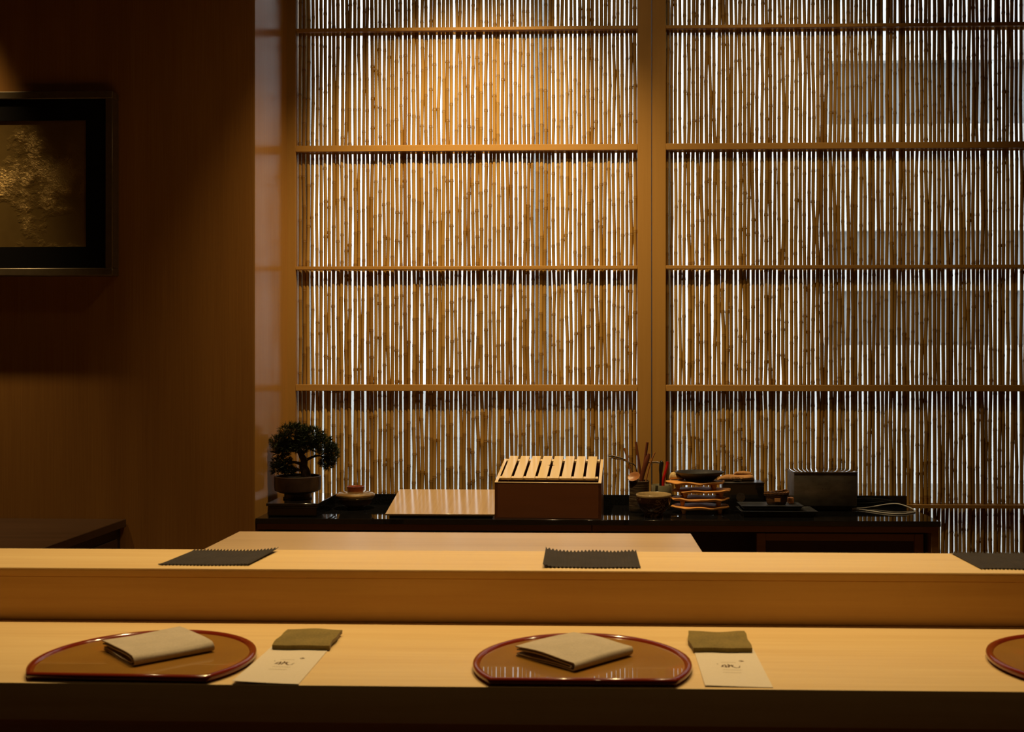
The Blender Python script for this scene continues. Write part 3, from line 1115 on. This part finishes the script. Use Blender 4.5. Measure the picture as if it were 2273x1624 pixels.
t = thing('small_cup', 'grey-green glazed cup behind the scroll-patterned bowl', 'cup', (0.284, 3.865, ZW))
obj('cup', lathe(nb(), [(0, 0), (.026, 0), (.030, .004), (.035, .05), (.0372, .086), (.0362, .0875), (.034, .085), (.030, .008), (0, .008)], 36), M['celadon'], t)
t = thing('peeler', 'steel tool with black and red handles standing in the grey-green cup', 'utensil', (0.284, 3.855, ZW + 0.0082))
obj('black_handle', tube(nb(), smooth_path([(-.006, 0, .0), (-.004, 0, .08), (-.004, 0, .13), (-.001, 0, .158), (.002, 0, .164)], 4), [.004] * 4 + [.0055] * 4 + [.007, .0075, .0078, .0078, .0076, .0072, .0066, .0056, .004], 8), M['plastic_black'], t)['label'] = 'black handle'
obj('red_handle', tube(nb(), smooth_path([(.004, -.004, .0), (.004, -.004, .075), (.006, -.006, .105), (.013, -.006, .130), (.0185, -.006, .152), (.0185, -.006, .163)], 4), .0052, 8), M['plastic_red'], t)['label'] = 'red handle'
obj('steel_arm', tube(nb(), smooth_path([(-.064, 0, .156), (-.056, 0, .1595), (-.04, 0, .1590), (-.022, 0, .1595), (-.004, 0, .157)], 4), [.0016, .0028, .0034, .0036] + [.0036] * 13, 8, True, .6), M['chrome'], t)

# ---------------------------------------------------------------- scroll bowl
t = thing('scroll_bowl', 'dark glazed bowl with pale scrolls and tan rim at the worktop front', 'bowl', (0.2437, 3.69, ZW))
obj('bowl', lathe(nb(), [(0, .004), (.028, .004), (.028, 0), (.0325, 0), (.0315, .011), (.042, .020), (.052, .034), (.0575, .052), (.0598, .0735), (.0582, .0735), (.0555, .052), (.049, .034), (.036, .021), (0, .016)], 48), M['bowl_glaze'], t)
obj('rim_band', lathe(nb(), [(.0593, .0680), (.0602, .0720), (.0600, .0755), (.0588, .0768), (.0572, .0750), (.0560, .062), (.0555, .0600), (.0572, .0680)], 48), M['bowl_rim'], t)

# ---------------------------------------------------------------- stack of carved footed plates, dish on top


def plate(label, x, z, rz, seed):
    t = thing('footed_plate', label, 'plate', (x, 3.78, z), rz, 'stack of carved wooden plates')
    r = random.Random(seed)
    ph = [r.uniform(0, 6.28) for _ in range(4)]

    def wob(a):
        return 1 + .020 * math.sin(5 * a + ph[0]) + .012 * math.sin(8 * a + ph[1]) + .006 * math.sin(13 * a + ph[2])
    bm = lathe(nb(), [(0, .0160), (.055, .0160), (.082, .0168), (.093, .0190), (.0995, .0225), (.1020, .0250), (.1012, .0274), (.0985, .0282), (.0945, .0280), (.085, .0278), (.05, .0278), (0, .0278)], 56, 0, 0, 1.0, .66, wob)
    for v in bm.verts:
        a = math.atan2(v.co.y / .66, v.co.x)
        k = min(1, math.hypot(v.co.x, v.co.y / .66) / .1)
        v.co.z += k ** 8 * (0.0018 * (math.sin(6 * a + ph[3]) - 1) + .0010 * (math.sin(9 * a + ph[1]) - 1))
    obj('dish', bm, M['plate_wood'], t, 50)
    for sx in (-1, 1):
        for sy in (-1, 1):
            obj('foot', lathe(nb(), [(0, 0), (.0055, 0), (.0095, .0168), (0, .0168)], 10, sx * .062, sy * .034), M['plate_wood'], t)
    return t


zs = (0.0, 0.0283, 0.0566, 0.0849)
for k, (dx, rz, lab) in enumerate(((0.412, 2, 'lowest wooden plate of the stack, standing on the black worktop'), (0.411, -3, 'second wooden plate from the worktop up in the carved stack'),
                                   (0.416, 4, 'third wooden plate from the worktop up in the carved stack'), (0.394, -2, 'topmost carved wooden plate of the stack, under the black dish'))):
    plate(lab, dx, ZW + 0.0003 + zs[k], R(rz), 20 + k)

o = obj('shallow_dish', lathe(nb(), [(0, .0), (.047, .0), (.052, .003), (.066, .015), (.0835, .0275), (.0855, .0295), (.0845, .0312), (.0815, .0302), (.062, .017), (.048, .0065), (0, .005)], 48, sy=.78), M['dish_black'])
o.location = (0.4085, 3.775, ZW + 0.0849 + 0.0286)
tag(o, 'black shallow dish on top of the carved plate stack', 'dish')


def lump(name, label, cat, cx, cy, cz, segs, mat, group=None):
    """A soft rolled or heaped cloth: cross-sections along x given as (x, y half-size, height)."""
    bm = nb()
    rings = []
    n = 14
    for i, (x, hy, h) in enumerate(segs):
        ring = []
        for k in range(n):
            a = 2 * PI * k / n
            yy = hy * math.cos(a) * (1 + .07 * math.sin(3 * a + i))
            zz = h * (0.5 + 0.5 * math.sin(a)) * (1 + .05 * math.sin(2 * a + i * 1.7))
            ring.append(bm.verts.new((x, yy, max(0, zz))))
        rings.append(ring)
    for a, b in zip(rings, rings[1:]):
        for k in range(n):
            j = (k + 1) % n
            bm.faces.new((a[k], a[j], b[j], b[k]))
    bm.faces.new(rings[0])
    bm.faces.new(rings[-1][::-1])
    bmesh.ops.subdivide_edges(bm, edges=bm.edges, cuts=1, smooth=0.6, use_grid_fill=True)
    o = obj(name, bm, mat, None, 80)
    o.location = (cx, cy, cz)
    return tag(o, label, cat, group)


# black box behind the stack with towels and a glass bowl on it
t = thing('black_box', 'plain black box behind the plate stack carrying tan towels', 'box', (0.575, 3.905, ZW))
obj('body', B(-0.076, 0.072, -0.040, 0.050, 0, 0.0925, 0.001), M['lacquer_black'], t)
obj('lid', B(-0.0775, 0.0735, -0.0415, 0.0515, 0.0925, 0.0965, 0.0008), M['black_paint'], t)
ds = lathe(nb(), [(0, 0), (.0155, 0), (.0165, .0010), (0, .0012)], 28)
bmesh.ops.transform(ds, matrix=Matrix.Translation((-.011, -.0400, .044)) @ Matrix.Rotation(R(90), 4, 'X'), verts=ds.verts)
obj('round_disc', ds, plain('faint_brown_disc', (.03, .018, .012), .6, nscale=300, namp=.6), t)['label'] = 'faint brown round disc'  # thin faint brown disc on the front face
zb = ZW + 0.0965
lump('rolled_towel', 'long tan rolled towel lying on the black box', 'towel', 0.556, 3.927, zb,
     [(-.066, .009, .006), (-.055, .018, .016), (-.03, .022, .023), (0, .022, .020), (.03, .023, .024), (.05, .022, .025), (.060, .015, .020), (.066, .007, .008)], M['tan_cloth'], 'tan and cream towels')
lump('small_bun_towel', 'small tan towel bundle perched on the rolled towel', 'towel', 0.585, 3.930, zb + 0.0215,
     [(-.036, .006, .004), (-.028, .012, .011), (0, .015, .013), (.022, .013, .010), (.030, .006, .003)], M['tan_cloth'], 'tan and cream towels')
lump('crumpled_towel', 'cream crumpled towel end poking out beside the black dish', 'towel', 0.335, 3.80, ZW + 0.0849 + 0.0286,
     [(-.030, .006, .010), (-.024, .016, .025), (-.014, .02, .027), (.0, .02, .019), (.016, .016, .010), (.022, .008, .005)], M['cream_cloth'], 'tan and cream towels')
gb = lathe(nb(), [(0, .0), (.009, .0), (.016, .004), (.021, .012), (.022, .0165), (.0205, .0165), (.0195, .012), (.0145, .0055), (0, .003)], 10)
o = obj('glass_bowl', gb, M['glass'], None, 20)
o.location = (0.556, 3.8865, zb)
tag(o, 'small faceted clear glass bowl in front of the tan towel on the black box', 'bowl')

# ---------------------------------------------------------------- two black trays, basket and small things on them


def flat_tray(label, x0, x1, y0, y1, z, h, lip):
    t = thing('black_tray', label, 'tray', ((x0 + x1) / 2, (y0 + y1) / 2, z), 0, 'stacked black trays')
    w, d = (x1 - x0) / 2, (y1 - y0) / 2
    bm = nb()
    rows = []
    for k, zz in ((lip, 0), (lip, h * .45), (0, h), (0.003, h), (lip, h * .8)):
        rows.append([bm.verts.new((sx * (w - k), sy * (d - k), zz)) for sx, sy in ((-1, -1), (1, -1), (1, 1), (-1, 1))])
    for a, b in zip(rows, rows[1:]):
        for i in range(4):
            j = (i + 1) % 4
            bm.faces.new((a[i], a[j], b[j], b[i]))
    bm.faces.new(rows[0][::-1])
    bm.faces.new(rows[-1])
    obj('tray_body', bm, M['slate'], t, 0)
    return t


flat_tray('wider lower black tray of the pair beside the plate stack', 0.536, 0.795, 3.668, 3.800, ZW, 0.0215, 0.012)
flat_tray('smaller upper black tray holding the woven basket', 0.543, 0.757, 3.705, 3.820, ZW + 0.0215, 0.0125, 0.010)
zt = ZW + 0.0215 + 0.0102

t = thing('woven_basket', 'small dark woven basket with a tan tag on the upper black tray', 'basket', (0.674, 3.772, zt))


def wob_b(a):
    return 1 + .015 * math.sin(20 * a)


obj('basket_body', lathe(nb(), [(0, .0), (.030, .0), (.033, .004), (.036, .018), (.038, .033), (.036, .033), (.033, .01), (0, .006)], 60, sy=.62, wob=wob_b), M['wicker'], t, 60)
bm = nb()
for r0, zz in ((.040, .033), (.0415, .0375), (.0405, .042)):
    ring = []
    for i in range(61):
        a = 2 * PI * i / 60
        hump = .007 * max(0, math.cos(a - .35)) ** 6 + .0012 * math.sin(2 * a)
        ring.append((r0 * math.cos(a), r0 * .62 * math.sin(a), zz + hump + .0011 * math.sin(18 * a)))
    tube(bm, ring, .0026, 6, False)
obj('rim_braid', bm, M['wicker'], t, 60)
obj('tag', B(-.011, .009, -.0268, -.0255, .012, .024, 0.0003), M['tag'], t)['label'] = 'tan paper tag'

o = obj('wooden_block', B(-0.009, 0.009, -0.012, 0.012, 0, 0.020, 0.001), M['spoon_wood'])
o.location = (0.729, 3.803, zt)
tag(o, 'small orange-brown wooden block between the basket and the metal box', 'block')

# ---------------------------------------------------------------- metal box
t = thing('metal_box', 'dull steel box with a polished top near the end of the worktop', 'box', (0.856, 3.893, ZW))
obj('body', B(-0.110, 0.110, -0.063, 0.063, 0.018, 0.1335, 0.0025, 2), M['steel'], t)
obj('top_plate', B(-0.1125, 0.1125, -0.0655, 0.0655, 0.1335, 0.139, 0.0015, 2), M['steel_top'], t)
obj('base', B(-0.096, 0.096, -0.052, 0.056, 0.004, 0.018, 0.001), M['plastic_black'], t)
for sx in (-1, 1):
    for sy in (-1, 1):
        obj('foot', lathe(nb(), [(0, 0), (.007, 0), (.008, .0045), (0, .0045)], 12, sx * .080, sy * .042), M['plastic_black'], t)
bm = nb()
for k, wdt in enumerate((.0026, .0018, .0030, .0022, .0028)):
    box(bm, -.012 + k * .0056, -.012 + k * .0056 + wdt, -.0636, -.0629, .0775, .0798)
obj('printed_mark', bm, M['plastic_black'], t, 0)

t = thing('small_bottle', 'tiny dark bottle with a silver cap tucked beside the metal box', 'bottle', (0.729, 3.848, ZW))
obj('bottle', lathe(nb(), [(0, 0), (.010, 0), (.0105, .002), (.0105, .030), (.006, .038), (.006, .042), (0, .042)], 18), M['lacquer_black'], t)
obj('cap', lathe(nb(), [(.0075, .042), (.008, .052), (.006, .055), (0, .0555)], 18), M['chrome'], t)

# white cable looping from under the metal box
path = [(0.956, 3.880, .0024), (0.98, 3.895, .0024), (1.0128, 3.904, .003), (1.055, 3.925, .006), (1.10, 3.935, .012), (1.135, 3.930, .0145), (1.158, 3.905, .010), (1.172, 3.872, .004),
        (1.166, 3.825, .0024), (1.148, 3.793, .0024), (1.099, 3.757, .0024), (1.0515, 3.777, .0024), (1.010, 3.8345, .0024), (0.985, 3.862, .0024), (0.956, 3.866, .0024)]
o = obj('power_cable', tube(nb(), [tuple(p - Vector((1.05, 3.86, 0))) for p in smooth_path(path, 6)], 0.0021, 8), M['cable'])
o.location = (1.05, 3.86, ZW)
tag(o, 'thin white cable looping over the bare end of the black worktop', 'cable')
